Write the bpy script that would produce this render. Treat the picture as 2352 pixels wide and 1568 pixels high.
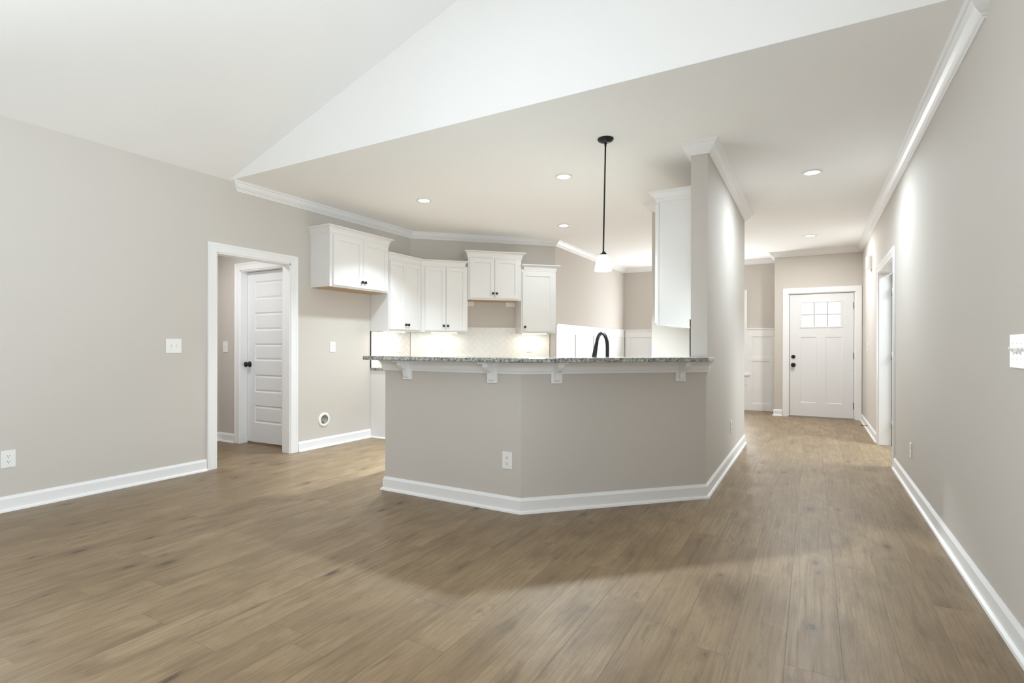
import bpy, math, random
from mathutils import Vector, Matrix

for o in list(bpy.data.objects):
    bpy.data.objects.remove(o)
sc = bpy.context.scene
col = sc.collection
random.seed(7)

# ------------------------------------------------------------------ camera
F_PX, W_PX = 1216.776, 2352.0
YAW, ROLL, CAM_H = math.radians(29.5145), math.radians(0.13), 1.155
cam_d = bpy.data.cameras.new('camera')
cam_d.sensor_width = 36.0
cam_d.sensor_fit = 'HORIZONTAL'
cam_d.lens = F_PX * 36.0 / W_PX
cam_d.shift_y = (795.135 - 784.0) / W_PX
cam_d.clip_start = 0.05
cam = bpy.data.objects.new('camera', cam_d)
col.objects.link(cam)
_a = Vector((-math.sin(YAW), math.cos(YAW), 0))
_r = Vector((math.cos(YAW), math.sin(YAW), 0))
_z = Vector((0, 0, 1))
_right = _r * math.cos(ROLL) + _z * math.sin(ROLL)
_up = _z * math.cos(ROLL) - _r * math.sin(ROLL)
cam.matrix_world = Matrix(((_right.x, _up.x, -_a.x, 0), (_right.y, _up.y, -_a.y, 0),
                           (_right.z, _up.z, -_a.z, CAM_H), (0, 0, 0, 1)))
sc.camera = cam

# ------------------------------------------------------------------ view
sc.view_settings.view_transform = 'Standard'
sc.view_settings.look = 'None'
sc.view_settings.exposure = 0.32
sc.view_settings.gamma = 1.0
sc.view_settings.use_curve_mapping = False
sc.cycles.use_denoising = True
sc.cycles.max_bounces = 14
sc.cycles.diffuse_bounces = 8
sc.cycles.glossy_bounces = 4
sc.cycles.sample_clamp_indirect = 6.0
sc.cycles.caustics_reflective = False
sc.cycles.caustics_refractive = False

# ------------------------------------------------------------------ sky
wd = bpy.data.worlds.new('sky')
sc.world = wd
wd.use_nodes = True
_bg = wd.node_tree.nodes['Background']
_bg.inputs['Color'].default_value = (0.93, 0.97, 1.0, 1)
_bg.inputs['Strength'].default_value = 1.2


# ------------------------------------------------------------------ room lamps, dining daylight and added fill lamps
def area(name, loc, direction, sx, sy, power, color, shape='RECTANGLE', spread=180):
    d = bpy.data.lights.new(name, 'AREA')
    d.shape = shape
    d.size = sx
    if shape in ('RECTANGLE', 'ELLIPSE'):
        d.size_y = sy
    d.energy = power
    d.color = color
    d.spread = math.radians(spread)
    o = bpy.data.objects.new(name, d)
    o.location = loc
    o.rotation_euler = Vector(direction).to_track_quat('-Z', 'Y').to_euler()
    col.objects.link(o)
    return o


FILL_COL = (0.815, 0.93, 1.0)  # cool tint of the added fill lamps
WARM = (0.96, 0.97, 0.97)
area('added_side_fill', (0.66, -1.2, 1.5), (-1, 0.0, 0.30), 1.7, 1.8, 74, FILL_COL)  # added unseen fill lamp brightening the left wall and vault
area('added_side_fill', (0.66, 0.9, 1.5), (-1, 0.0, 0.15), 1.5, 1.8, 25, FILL_COL, 'RECTANGLE', 100)  # narrow fill added out of view, aimed at the left wall
area('added_left_fill', (-4.845, 0.2, 1.5), (1, 0.0, 0.15), 1.5, 1.8, 50, FILL_COL, 'RECTANGLE', 100)  # lamp added out of view to brighten the right wall
area('daylight_dining_window', (-1.87, 10.50, 1.4), (0, -1, 0.30), 1.5, 1.45, 52, (0.92, 0.955, 0.96))
area('added_study_fill', (2.2, 7.0, 2.6), (0, 0, -1), 1.2, 1.2, 110, FILL_COL)  # added downward lamp, unseen, brightening the study jamb and hall
area('laundry_ceiling_lamp', (-5.6, 2.95, 2.40), (0, 0, -1), 0.3, 0.3, 12, WARM, 'DISK')

# ------------------------------------------------------------------ helpers
def lin(r, g, b):
    f = lambda c: (c / 255 / 12.92) if c / 255 <= 0.04045 else ((c / 255 + 0.055) / 1.055) ** 2.4
    return (f(r), f(g), f(b), 1)


class MB:
    def __init__(s, M=None):
        s.v, s.f, s.m, s.sm, s.M = [], [], [], [], M

    def add(s, verts, faces, mi=0, smooth=False):
        n = len(s.v)
        for p in verts:
            p = Vector(p)
            if s.M is not None:
                p = s.M @ p
            s.v.append(p)
        for fc in faces:
            s.f.append([n + i for i in fc])
            s.m.append(mi)
            s.sm.append(smooth)
        return s

    def box(s, x0, x1, y0, y1, z0, z1, mi=0):
        v = [(x, y, z) for z in (z0, z1) for y in (y0, y1) for x in (x0, x1)]
        return s.add(v, [(0, 2, 3, 1), (4, 5, 7, 6), (0, 1, 5, 4), (2, 6, 7, 3), (0, 4, 6, 2), (1, 3, 7, 5)], mi)

    def prism(s, poly, z0, z1, mi=0, fn=None):
        """extrude a polygon; fn maps (a, b, c) to space (default x, y, z)"""
        ar = sum(poly[i][0] * poly[(i + 1) % len(poly)][1] - poly[(i + 1) % len(poly)][0] * poly[i][1] for i in range(len(poly)))
        if ar < 0:
            poly = poly[::-1]
        n = len(poly)
        g = fn or (lambda a, b, c: (a, b, c))
        v = [g(a, b, z0) for a, b in poly] + [g(a, b, z1) for a, b in poly]
        fs = [tuple(range(n - 1, -1, -1)), tuple(range(n, 2 * n))]
        fs += [(i, (i + 1) % n, n + (i + 1) % n, n + i) for i in range(n)]
        return s.add(v, fs, mi)

    def lathe(s, prof, c=(0, 0, 0), seg=24, mi=0, fn=None, smooth=True, cap=False):
        """revolve (r, h) about +h; fn maps local (x, y, h) to space"""
        g = fn or (lambda x, y, h: (c[0] + x, c[1] + y, c[2] + h))
        v, fs = [], []
        for r, h in prof:
            for k in range(seg):
                a = 2 * math.pi * k / seg
                v.append(g(r * math.cos(a), r * math.sin(a), h))
        for i in range(len(prof) - 1):
            for k in range(seg):
                k2 = (k + 1) % seg
                fs.append((i * seg + k, i * seg + k2, (i + 1) * seg + k2, (i + 1) * seg + k))
        s.add(v, fs, mi, smooth)
        n = len(prof) - 1
        caps = []
        if cap and prof[0][0] > 1e-5:
            caps.append(tuple(range(seg - 1, -1, -1)))
        if cap and prof[n][0] > 1e-5:
            caps.append(tuple(n * seg + k for k in range(seg)))
        if caps:
            base = len(s.v) - len(v)
            for cp in caps:
                s.f.append([base + i for i in cp]); s.m.append(mi); s.sm.append(False)
        return s

    def tube(s, pts, rad, seg=12, mi=0):
        pts = [Vector(p) for p in pts]
        rads = rad if isinstance(rad, (list, tuple)) else [rad] * len(pts)
        v, fs = [], []
        ref = None
        for i, p in enumerate(pts):
            d = (pts[min(i + 1, len(pts) - 1)] - pts[max(i - 1, 0)]).normalized()
            if ref is None:
                ref = d.orthogonal().normalized()
            ref = (ref - d * ref.dot(d)).normalized()
            b = d.cross(ref)
            for k in range(seg):
                a = 2 * math.pi * k / seg
                v.append(p + (ref * math.cos(a) + b * math.sin(a)) * rads[i])
        for i in range(len(pts) - 1):
            for k in range(seg):
                k2 = (k + 1) % seg
                fs.append((i * seg + k, i * seg + k2, (i + 1) * seg + k2, (i + 1) * seg + k))
        s.add(v, fs, mi, True)
        base = len(s.v) - len(v)
        for cp in (list(range(seg - 1, -1, -1)), [(len(pts) - 1) * seg + k for k in range(seg)]):
            s.f.append([base + i for i in cp]); s.m.append(mi); s.sm.append(False)
        return s

    def sweep(s, path, prof, fn=None, closed=False, mi=0):
        """mitred sweep: path in (u, v); prof (o, w): o to the RIGHT of the path, w out of plane"""
        g = fn or (lambda a, b, c: (a, b, c))
        P = [Vector((p[0], p[1])) for p in path]
        n = len(P)
        secs = []
        for i in range(n):
            d1 = d2 = None
            if i > 0 or closed:
                d1 = (P[i] - P[i - 1]).normalized()
            if i < n - 1 or closed:
                d2 = (P[(i + 1) % n] - P[i]).normalized()
            if d1 is None: d1 = d2
            if d2 is None: d2 = d1
            n1, n2 = Vector((d1.y, -d1.x)), Vector((d2.y, -d2.x))
            m = (n1 + n2) / (1 + n1.dot(n2))
            secs.append([(P[i].x + m.x * o, P[i].y + m.y * o, w) for o, w in prof])
        k = len(prof)
        v = [g(*q) for sec in secs for q in sec]
        fs = []
        for i in range(n if closed else n - 1):
            j = (i + 1) % n
            for a in range(k):
                b = (a + 1) % k
                fs.append((i * k + a, i * k + b, j * k + b, j * k + a))
        if not closed:
            fs.append(tuple(range(k - 1, -1, -1)))
            fs.append(tuple((n - 1) * k + a for a in range(k)))
        return s.add(v, fs, mi)

    def build(s, name, mats, parent=None, bevel=0.0):
        me = bpy.data.meshes.new(name)
        me.from_pydata([tuple(p) for p in s.v], [], s.f)
        for m in (mats if isinstance(mats, (list, tuple)) else [mats]):
            me.materials.append(m)
        for i, p in enumerate(me.polygons):
            p.material_index = s.m[i]
            p.use_smooth = s.sm[i]
        import bmesh
        bm = bmesh.new(); bm.from_mesh(me)
        bmesh.ops.recalc_face_normals(bm, faces=bm.faces)
        bm.to_mesh(me); bm.free()
        me.update()
        o = bpy.data.objects.new(name, me)
        col.objects.link(o)
        if parent is not None:
            o.parent = parent
        if bevel > 0:
            b = o.modifiers.new('edge', 'BEVEL')
            b.width = bevel; b.segments = 2; b.limit_method = 'ANGLE'; b.angle_limit = math.radians(40)
        return o


def tag(o, label, cat, group=None):
    o['label'] = label
    o['category'] = cat
    if group:
        o['group'] = group
    return o


def thing(name, loc, deg, label, cat, group=None):
    o = bpy.data.objects.new(name, None)
    o.empty_display_size = 0.1
    col.objects.link(o)
    o.location = loc
    o.rotation_euler = (0, 0, math.radians(deg))
    return tag(o, label, cat, group)


def struct(o):
    o['kind'] = 'structure'
    return o


def copy_thing(src, loc, deg, label, group=None):
    r = src.copy(); col.objects.link(r)
    r.location = loc; r.rotation_euler = (0, 0, math.radians(deg))
    r['label'] = label
    if group: r['group'] = group
    for ch in list(src.children):
        c = ch.copy(); col.objects.link(c); c.parent = r
        for g in list(ch.children):
            d = g.copy(); col.objects.link(d); d.parent = c
    return r


def wall_fn(x, y, deg):
    """plane of a wall seen from its front: u to the right, v up, w out of the wall"""
    t = math.radians(deg)
    ux, uy = math.cos(t), math.sin(t)
    nx, ny = math.sin(t), -math.cos(t)
    return lambda u, v, w: (x + ux * u + nx * w, y + uy * u + ny * w, v)


# ------------------------------------------------------------------ materials
def new_mat(name):
    m = bpy.data.materials.new(name)
    m.use_nodes = True
    nt = m.node_tree
    return m, nt, nt.nodes['Principled BSDF']


def N(nt, t, **kw):
    n = nt.nodes.new(t)
    for k, v in kw.items():
        setattr(n, k, v)
    return n


def mth(nt, op, a, b=None, c=None):
    n = nt.nodes.new('ShaderNodeMath'); n.operation = op
    for i, q in enumerate((a, b, c)):
        if q is None: continue
        if isinstance(q, (int, float)): n.inputs[i].default_value = q
        else: nt.links.new(q, n.inputs[i])
    return n.outputs[0]


def mixc(nt, fac, a, b, mode='MIX'):
    n = nt.nodes.new('ShaderNodeMix'); n.data_type = 'RGBA'; n.blend_type = mode
    for i, q in ((0, fac), (6, a), (7, b)):
        if isinstance(q, (int, float)): n.inputs[i].default_value = q
        elif isinstance(q, tuple): n.inputs[i].default_value = q
        else: nt.links.new(q, n.inputs[i])
    return n.outputs[2]


def simple(name, color, rough, metal=0.0, bump=0.0, bscale=200.0, spec=0.5, vary=0.0):
    m, nt, b = new_mat(name)
    b.inputs['Base Color'].default_value = color
    b.inputs['Roughness'].default_value = rough
    b.inputs['Metallic'].default_value = metal
    b.inputs['Specular IOR Level'].default_value = spec
    tc = N(nt, 'ShaderNodeTexCoord')
    nz = N(nt, 'ShaderNodeTexNoise')
    nz.inputs['Scale'].default_value = bscale
    nz.inputs['Detail'].default_value = 3
    nt.links.new(tc.outputs['Object'], nz.inputs['Vector'])
    if vary:
        hi = tuple(min(1, c * (1 + vary)) for c in color[:3]) + (1,)
        lo = tuple(c * (1 - vary) for c in color[:3]) + (1,)
        nt.links.new(mixc(nt, nz.outputs['Fac'], lo, hi), b.inputs['Base Color'])
    if bump:
        bp = N(nt, 'ShaderNodeBump')
        bp.inputs['Strength'].default_value = bump
        bp.inputs['Distance'].default_value = 0.002
        nt.links.new(nz.outputs['Fac'], bp.inputs['Height'])
        nt.links.new(bp.outputs['Normal'], b.inputs['Normal'])
    return m


def emit(name, color, strength):
    m, nt, b = new_mat(name)
    b.inputs['Base Color'].default_value = (0.8, 0.8, 0.8, 1)
    b.inputs['Emission Color'].default_value = color
    b.inputs['Emission Strength'].default_value = strength
    return m


M_WALL = simple('greige_wall_paint', (0.60, 0.565, 0.525, 1), 0.75, bump=0.10, bscale=160, spec=0.25)
M_CEIL = simple('white_ceiling_paint', (0.95, 0.95, 0.95, 1), 0.9, bump=0.12, bscale=140, spec=0.15)
M_TRIM = simple('white_trim_paint', (0.85, 0.853, 0.86, 1), 0.32, bump=0.02, bscale=60)
M_CAB = simple('white_cabinet_paint', (0.81, 0.805, 0.80, 1), 0.35, bump=0.02, bscale=60)
M_DOOR = simple('white_door_paint', (0.77, 0.775, 0.79, 1), 0.38, bump=0.02, bscale=60)
M_PLASTIC = simple('white_plastic', (0.86, 0.86, 0.85, 1), 0.3)
M_BLACK = simple('black_metal', (0.012, 0.012, 0.013, 1), 0.38, metal=0.3)
M_SLOT = simple('dark_slot', (0.06, 0.06, 0.06, 1), 0.6)
M_UNDER = simple('unfinished_birch', (0.50, 0.36, 0.23, 1), 0.6, vary=0.15, bscale=14)
M_STEEL = simple('brushed_steel', (0.55, 0.56, 0.57, 1), 0.3, metal=1.0)
M_BRASS = simple('brass_valve', (0.42, 0.28, 0.13, 1), 0.35, metal=0.9)
M_BOXIN = simple('grey_box_interior', (0.30, 0.31, 0.30, 1), 0.6)
M_GROUT = simple('pale_grout', (0.70, 0.70, 0.68, 1), 0.85)
M_TILE = simple('white_glazed_tile', (0.84, 0.835, 0.815, 1), 0.12, bump=0.05, bscale=18)
M_LENS = emit('downlight_lens', (1.0, 0.97, 0.92, 1), 9.0)
M_BAR = emit('under_cabinet_led', (1.0, 0.92, 0.80, 1), 9.0)
M_SHADE = emit('lit_opal_glass', (1.0, 0.98, 0.96, 1), 16.0)
M_WOODSILL = simple('bare_wood_sill', (0.30, 0.19, 0.10, 1), 0.6, vary=0.2, bscale=20)


def glass_mat():
    m, nt, b = new_mat('rippled_door_glass')
    b.inputs['Base Color'].default_value = (1, 1, 1, 1)
    b.inputs['Roughness'].default_value = 0.12
    b.inputs['Transmission Weight'].default_value = 1.0
    b.inputs['IOR'].default_value = 1.08
    nz = N(nt, 'ShaderNodeTexNoise'); nz.inputs['Scale'].default_value = 25
    tc = N(nt, 'ShaderNodeTexCoord'); nt.links.new(tc.outputs['Object'], nz.inputs['Vector'])
    bp = N(nt, 'ShaderNodeBump'); bp.inputs['Strength'].default_value = 0.2
    nt.links.new(nz.outputs['Fac'], bp.inputs['Height'])
    nt.links.new(bp.outputs['Normal'], b.inputs['Normal'])
    return m


M_GLASS = glass_mat()


def granite_mat():
    m, nt, b = new_mat('grey_speckled_granite')
    tc = N(nt, 'ShaderNodeTexCoord')
    co = tc.outputs['Object']
    def noise(scale, det=4, rough=0.6):
        n = N(nt, 'ShaderNodeTexNoise'); n.inputs['Scale'].default_value = scale
        n.inputs['Detail'].default_value = det; n.inputs['Roughness'].default_value = rough
        nt.links.new(co, n.inputs['Vector']); return n.outputs['Fac']
    def ramp(fac, lo, hi):
        r = N(nt, 'ShaderNodeMapRange'); r.inputs['From Min'].default_value = lo
        r.inputs['From Max'].default_value = hi; nt.links.new(fac, r.inputs['Value']); return r.outputs['Result']
    c = mixc(nt, ramp(noise(30), 0.35, 0.65), (0.20, 0.21, 0.19, 1), (0.50, 0.51, 0.48, 1))
    c = mixc(nt, ramp(noise(70, 5, 0.7), 0.53, 0.60), c, (0.10, 0.105, 0.095, 1))
    c = mixc(nt, ramp(noise(48, 5, 0.75), 0.56, 0.61), c, (0.02, 0.03, 0.028, 1))
    c = mixc(nt, ramp(noise(110, 3, 0.6), 0.62, 0.68), c, (0.72, 0.72, 0.69, 1))
    c = mixc(nt, ramp(noise(24, 3), 0.60, 0.70), c, (0.30, 0.27, 0.20, 1))
    nt.links.new(c, b.inputs['Base Color'])
    b.inputs['Roughness'].default_value = 0.10
    return m


M_GRANITE = granite_mat()


def floor_mat():
    m, nt, b = new_mat('oak_laminate_planks')
    L = nt.links
    tc = N(nt, 'ShaderNodeTexCoord')
    sp = N(nt, 'ShaderNodeSeparateXYZ'); L.new(tc.outputs['Object'], sp.inputs[0])
    X, Y = sp.outputs[0], sp.outputs[1]
    W, LEN = 0.1865, 1.21
    rx = mth(nt, 'DIVIDE', mth(nt, 'SUBTRACT', X, 0.101), W)
    row = mth(nt, 'FLOOR', rx); fx = mth(nt, 'FRACT', rx)
    wn = N(nt, 'ShaderNodeTexWhiteNoise', noise_dimensions='1D'); L.new(row, wn.inputs['W'])
    ry = mth(nt, 'ADD', mth(nt, 'DIVIDE', Y, LEN), mth(nt, 'MULTIPLY', wn.outputs['Value'], 7.37))
    pid = mth(nt, 'FLOOR', ry); fy = mth(nt, 'FRACT', ry)
    cid = N(nt, 'ShaderNodeCombineXYZ'); L.new(row, cid.inputs[0]); L.new(pid, cid.inputs[1])
    wn2 = N(nt, 'ShaderNodeTexWhiteNoise', noise_dimensions='3D'); L.new(cid.outputs[0], wn2.inputs['Vector'])
    rnd = wn2.outputs['Value']
    sc3 = N(nt, 'ShaderNodeSeparateColor'); L.new(wn2.outputs['Color'], sc3.inputs[0])
    # plank-local coordinates, shifted per plank
    def coords(sx, sy):
        c = N(nt, 'ShaderNodeCombineXYZ')
        L.new(mth(nt, 'ADD', mth(nt, 'MULTIPLY', X, sx), mth(nt, 'MULTIPLY', rnd, 37.0)), c.inputs[0])
        L.new(mth(nt, 'ADD', mth(nt, 'MULTIPLY', Y, sy), mth(nt, 'MULTIPLY', sc3.outputs[1], 53.0)), c.inputs[1])
        L.new(mth(nt, 'MULTIPLY', sc3.outputs[2], 29.0), c.inputs[2])
        return c.outputs[0]
    def noise(co, scale, det=5, rough=0.6, dist=0.0):
        n = N(nt, 'ShaderNodeTexNoise'); n.inputs['Scale'].default_value = scale
        n.inputs['Detail'].default_value = det; n.inputs['Roughness'].default_value = rough
        n.inputs['Distortion'].default_value = dist
        L.new(co, n.inputs['Vector']); return n.outputs['Fac']
    def ramp(fac, lo, hi, a=0.0, z=1.0):
        r = N(nt, 'ShaderNodeMapRange'); r.inputs['From Min'].default_value = lo
        r.inputs['From Max'].default_value = hi; r.inputs['To Min'].default_value = a; r.inputs['To Max'].default_value = z
        L.new(fac, r.inputs['Value']); return r.outputs['Result']
    base = mixc(nt, rnd, (0.261, 0.185, 0.103, 1), (0.308, 0.221, 0.128, 1))
    tone = noise(coords(3.2, 1.5), 1.6, 4, 0.6, 0.6)
    c = mixc(nt, ramp(tone, 0.38, 0.62, 0, 0.95), base, (0.208, 0.140, 0.077, 1))
    # long cathedral figure
    fig = noise(coords(9.0, 0.55), 1.5, 2, 0.5, 1.1)
    rings = mth(nt, 'FRACT', mth(nt, 'MULTIPLY', fig, 16.0))
    rings = mth(nt, 'ABSOLUTE', mth(nt, 'SUBTRACT', rings, 0.5))
    c = mixc(nt, ramp(rings, 0.0, 0.18, 0.42, 0.0), c, (0.161, 0.105, 0.057, 1))
    # fine pores
    pore = noise(coords(95.0, 2.6), 1.0, 5, 0.65)
    c = mixc(nt, ramp(pore, 0.48, 0.68, 0, 0.66), c, (0.164, 0.108, 0.058, 1))
    pale = noise(coords(60.0, 1.4), 1.0, 3, 0.6)
    c = mixc(nt, ramp(pale, 0.54, 0.74, 0, 0.32), c, (0.375, 0.285, 0.179, 1))
    # dark streaks
    stk = noise(coords(17.0, 2.8), 1.0, 4, 0.65, 0.5)
    c = mixc(nt, ramp(stk, 0.55, 0.74, 0, 0.72), c, (0.117, 0.078, 0.041, 1))
    # knots
    vo = N(nt, 'ShaderNodeTexVoronoi'); vo.inputs['Scale'].default_value = 1.0
    wob = noise(coords(14.0, 7.0), 1.0, 3, 0.6)
    kc = N(nt, 'ShaderNodeVectorMath', operation='ADD')
    cw = N(nt, 'ShaderNodeCombineXYZ'); L.new(mth(nt, 'MULTIPLY', wob, 0.10), cw.inputs[0]); L.new(mth(nt, 'MULTIPLY', wob, 0.16), cw.inputs[1])
    L.new(coords(6.6, 3.1), kc.inputs[0]); L.new(cw.outputs[0], kc.inputs[1])
    L.new(kc.outputs[0], vo.inputs['Vector'])
    pick = N(nt, 'ShaderNodeSeparateColor'); L.new(vo.outputs['Color'], pick.inputs[0])
    size = ramp(pick.outputs[0], 0.15, 1.0, 0.0, 0.23)
    ragged = noise(coords(70.0, 24.0), 1.0, 4, 0.7)
    kn = mth(nt, 'DIVIDE', vo.outputs['Distance'], mth(nt, 'MAXIMUM', size, 0.001))
    kn = mth(nt, 'ADD', kn, mth(nt, 'MULTIPLY', mth(nt, 'SUBTRACT', ragged, 0.5), 1.5))
    c = mixc(nt, ramp(kn, 0.6, 2.1, 0.62, 0.0), c, (0.132, 0.086, 0.047, 1))
    c = mixc(nt, ramp(kn, 0.25, 0.80, 0.90, 0.0), c, (0.056, 0.037, 0.024, 1))
    # seams
    ex = mth(nt, 'MULTIPLY', mth(nt, 'MINIMUM', fx, mth(nt, 'SUBTRACT', 1.0, fx)), W)
    ey = mth(nt, 'MULTIPLY', mth(nt, 'MINIMUM', fy, mth(nt, 'SUBTRACT', 1.0, fy)), LEN)
    seam = mth(nt, 'MAXIMUM', ramp(ex, 0.0008, 0.0020, 1, 0), ramp(ey, 0.0006, 0.0016, 0.8, 0))
    c = mixc(nt, mth(nt, 'MULTIPLY', seam, 0.55), c, (0.079, 0.053, 0.030, 1))
    L.new(c, b.inputs['Base Color'])
    L.new(ramp(pore, 0.3, 0.7, 0.36, 0.46), b.inputs['Roughness'])
    b.inputs['Specular IOR Level'].default_value = 0.5
    bp = N(nt, 'ShaderNodeBump'); bp.inputs['Strength'].default_value = 0.25; bp.inputs['Distance'].default_value = 0.0012
    h = mth(nt, 'SUBTRACT', mth(nt, 'MULTIPLY', pore, -0.25), seam)
    L.new(h, bp.inputs['Height']); L.new(bp.outputs['Normal'], b.inputs['Normal'])
    return m


M_FLOOR = floor_mat()

# ------------------------------------------------------------------ key planes (metres)
XL, XR = -4.875, 0.69          # left and right walls
YB = -3.0                      # wall behind the camera
YG = 3.09                      # where the vaulted ceiling meets the flat one
CZ = 2.743                     # flat ceiling
YE, YD = 9.96, 10.57           # entry wall, dining far wall
XD = -3.355                    # dining left wall
KC = (XL, 5.722)               # kitchen corner (diagonal wall starts)
KE = (XD, 7.242)               # diagonal wall ends
XC = -0.705                    # partition, hall side
XK = -0.83                     # partition, kitchen side
S2 = math.sqrt(2.0)
PK = 4.968                     # breakfast-bar diagonal face: y - x


def wall_grid(mb, fn, u0, u1, v0, v1, t, holes):
    us = sorted({u0, u1, *[h[0] for h in holes], *[h[1] for h in holes]})
    vs = sorted({v0, v1, *[h[2] for h in holes], *[h[3] for h in holes]})
    us = [u for u in us if u0 <= u <= u1]; vs = [v for v in vs if v0 <= v <= v1]
    for i in range(len(us) - 1):
        for j in range(len(vs) - 1):
            cu, cv = (us[i] + us[i + 1]) / 2, (vs[j] + vs[j + 1]) / 2
            if any(h[0] < cu < h[1] and h[2] < cv < h[3] for h in holes):
                continue
            mb.prism([(us[i], vs[j]), (us[i + 1], vs[j]), (us[i + 1], vs[j + 1]), (us[i], vs[j + 1])], -t, 0, fn=fn)


# ------------------------------------------------------------------ floor and ceilings
fl = MB(); fl.box(-7.2, 4.2, YB - 0.15, YD + 0.2, -0.12, 0.0)
struct(fl.build('floor', M_FLOOR))

ce = MB()
ce.box(XL - 0.12, XR + 0.12, YG + 0.08, YD + 0.2, CZ, CZ + 0.08)
XM = (XL + XR) / 2
ZR = CZ + (XM - XL) * 0.327
def gfn(a, b, c): return (a, c, b)
ce.prism([(XL, CZ), (XR, CZ), (XM, ZR)], YG, YG + 0.08, fn=gfn)                                          # gable triangle
ce.prism([(XL - 0.12, CZ - 0.039), (XM, ZR), (XM, ZR + 0.08), (XL - 0.12, CZ + 0.06)], YB - 0.15, YG + 0.08, fn=gfn)
ce.prism([(XR + 0.12, CZ - 0.039), (XM, ZR), (XM, ZR + 0.08), (XR + 0.12, CZ + 0.06)], YB - 0.15, YG + 0.08, fn=gfn)
ce.box(-6.5, XL - 0.115, 1.9, 4.1, 2.45, 2.52)
ce.box(XR + 0.12, 3.7, 4.9, 9.4, CZ, CZ + 0.08)
struct(ce.build('ceiling', M_CEIL))

# ------------------------------------------------------------------ walls
# left wall with the laundry doorway; u = y - YB
LD = (2.960, 3.785, 2.040)
w = MB(); wall_grid(w, wall_fn(XL, YB, 90), 0, KC[1] - YB + 0.05, 0, CZ, 0.115, [(LD[0] - YB, LD[1] - YB, -1, LD[2]), (-0.55 - YB, 0.95 - YB, 0.6, 2.4)])  # second opening is added, out of view, at the left fill lamp
struct(w.build('wall_left', M_WALL))
w = MB(); w.prism([KC, KE, (KE[0] - 0.02, KE[1] + 0.15), (KC[0] - 0.12, KC[1] + 0.05)], 0, CZ)
struct(w.build('wall_kitchen', M_WALL))
w = MB(); w.box(XD - 0.12, XD, KE[1], YD, 0, CZ)
struct(w.build('wall_dining_left', M_WALL))
# dining far wall with the window
DW = (-2.63, -1.12, 0.66, 2.11)
w = MB(); wall_grid(w, wall_fn(0, YD, 0), XD - 0.12, -0.43, 0, CZ, 0.14, [DW])
struct(w.build('wall_dining_far', M_WALL))
# entry wall with the front door, and its return
FD = (-0.345, 0.600, 2.045)
w = MB(); wall_grid(w, wall_fn(0, YE, 0), -0.55, XR + 0.12, 0, CZ, 0.14, [(FD[0], FD[1], -1, FD[2])])
w.box(-0.55, -0.43, YE + 0.14, YD, 0, CZ)
struct(w.build('wall_entry', M_WALL))
# right wall with the study doorway and two added, unseen openings at the side fill lamps
RD = (6.270, 7.600, 2.040)
fr = wall_fn(XR, YE, -90)   # u = YE - y
w = MB(); wall_grid(w, fr, 0, YE - YB, 0, CZ, 0.12, [(YE - RD[1], YE - RD[0], -1, RD[2]), (YE - 1.65, YE - 0.15, 0.6, 2.4), (YE + 0.35, YE + 2.05, 0.6, 2.4)])
struct(w.build('wall_right', M_WALL))
# partition between kitchen and hall, with the stub at its far end
w = MB(); w.prism([(XK, 4.32), (XC, 4.32), (XC, 6.90), (-1.56, 6.90), (-1.56, 5.93), (XK, 5.93)], 0, CZ)
struct(w.build('wall_partition', M_WALL))
# half-height wall under the breakfast bar
BARZ0, BARZ1 = 1.048, 1.078
w = MB(); w.prism([(-2.995, 3.218), (-1.75, 3.218), (XC, XC + PK), (XC, 4.318), (XK, 4.318), (XK, XK + PK + 0.17),
                   (-1.82, 3.338), (-2.995, 3.338)], 0, BARZ0 - 0.001)
struct(w.build('wall_peninsula', M_WALL))
# wall behind the camera: a plain gable
w = MB(); wall_grid(w, wall_fn(0, YB, 180), -XR - 0.12, -XL + 0.12, 0, CZ, 0.14, [])
w.prism([(XL, CZ), (XR, CZ), (XM, ZR)], YB - 0.14, YB, fn=gfn)
struct(w.build('wall_back', M_WALL))
# laundry passage
w = MB()
wall_grid(w, wall_fn(0, 3.865, 0), -6.40, XL - 0.115, 0, 2.45, 0.12, [(-5.885, -5.08, -1, 2.045)])
w.box(-6.40, -6.277, 1.9, 3.865, 0, 2.45)
w.box(-6.40, XL - 0.115, 1.9, 2.0, 0, 2.45)
w.box(-6.0, -4.99, 4.3, 4.35, 0, 2.45)
struct(w.build('wall_laundry', M_WALL))
# study behind the right wall
w = MB(); w.box(XR + 0.12, 3.6, 4.9, 5.0, 0, CZ); w.box(XR + 0.12, 3.6, 9.3, 9.4, 0, CZ); w.box(3.6, 3.7, 4.9, 9.4, 0, CZ)
struct(w.build('wall_study', M_WALL))

# ------------------------------------------------------------------ mouldings
CROWN = [(0, CZ), (0, 2.656), (0.010, 2.656), (0.012, 2.664), (0.020, 2.668), (0.024, 2.676), (0.036, 2.684), (0.052, 2.700),
         (0.062, 2.716), (0.066, 2.724), (0.076, 2.728), (0.080, 2.736), (0.084, 2.738), (0.084, CZ)]
t = MB()
t.sweep([(XL - 0.002, 3.172), (XL, 3.172), KC, KE, (XD, YD), (-0.55, YD), (-0.55, YE), (XR, YE), (XR, 3.172), (XR + 0.002, 3.172)], CROWN)
struct(t.build('trim_1', M_TRIM))
t = MB()
t.sweep([(-1.56, 6.90), (-1.56, 5.93), (XK, 5.93), (XK, 4.32), (XC, 4.32), (XC, 6.90)], CROWN, closed=True)
struct(t.build('trim_2', M_TRIM))

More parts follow.
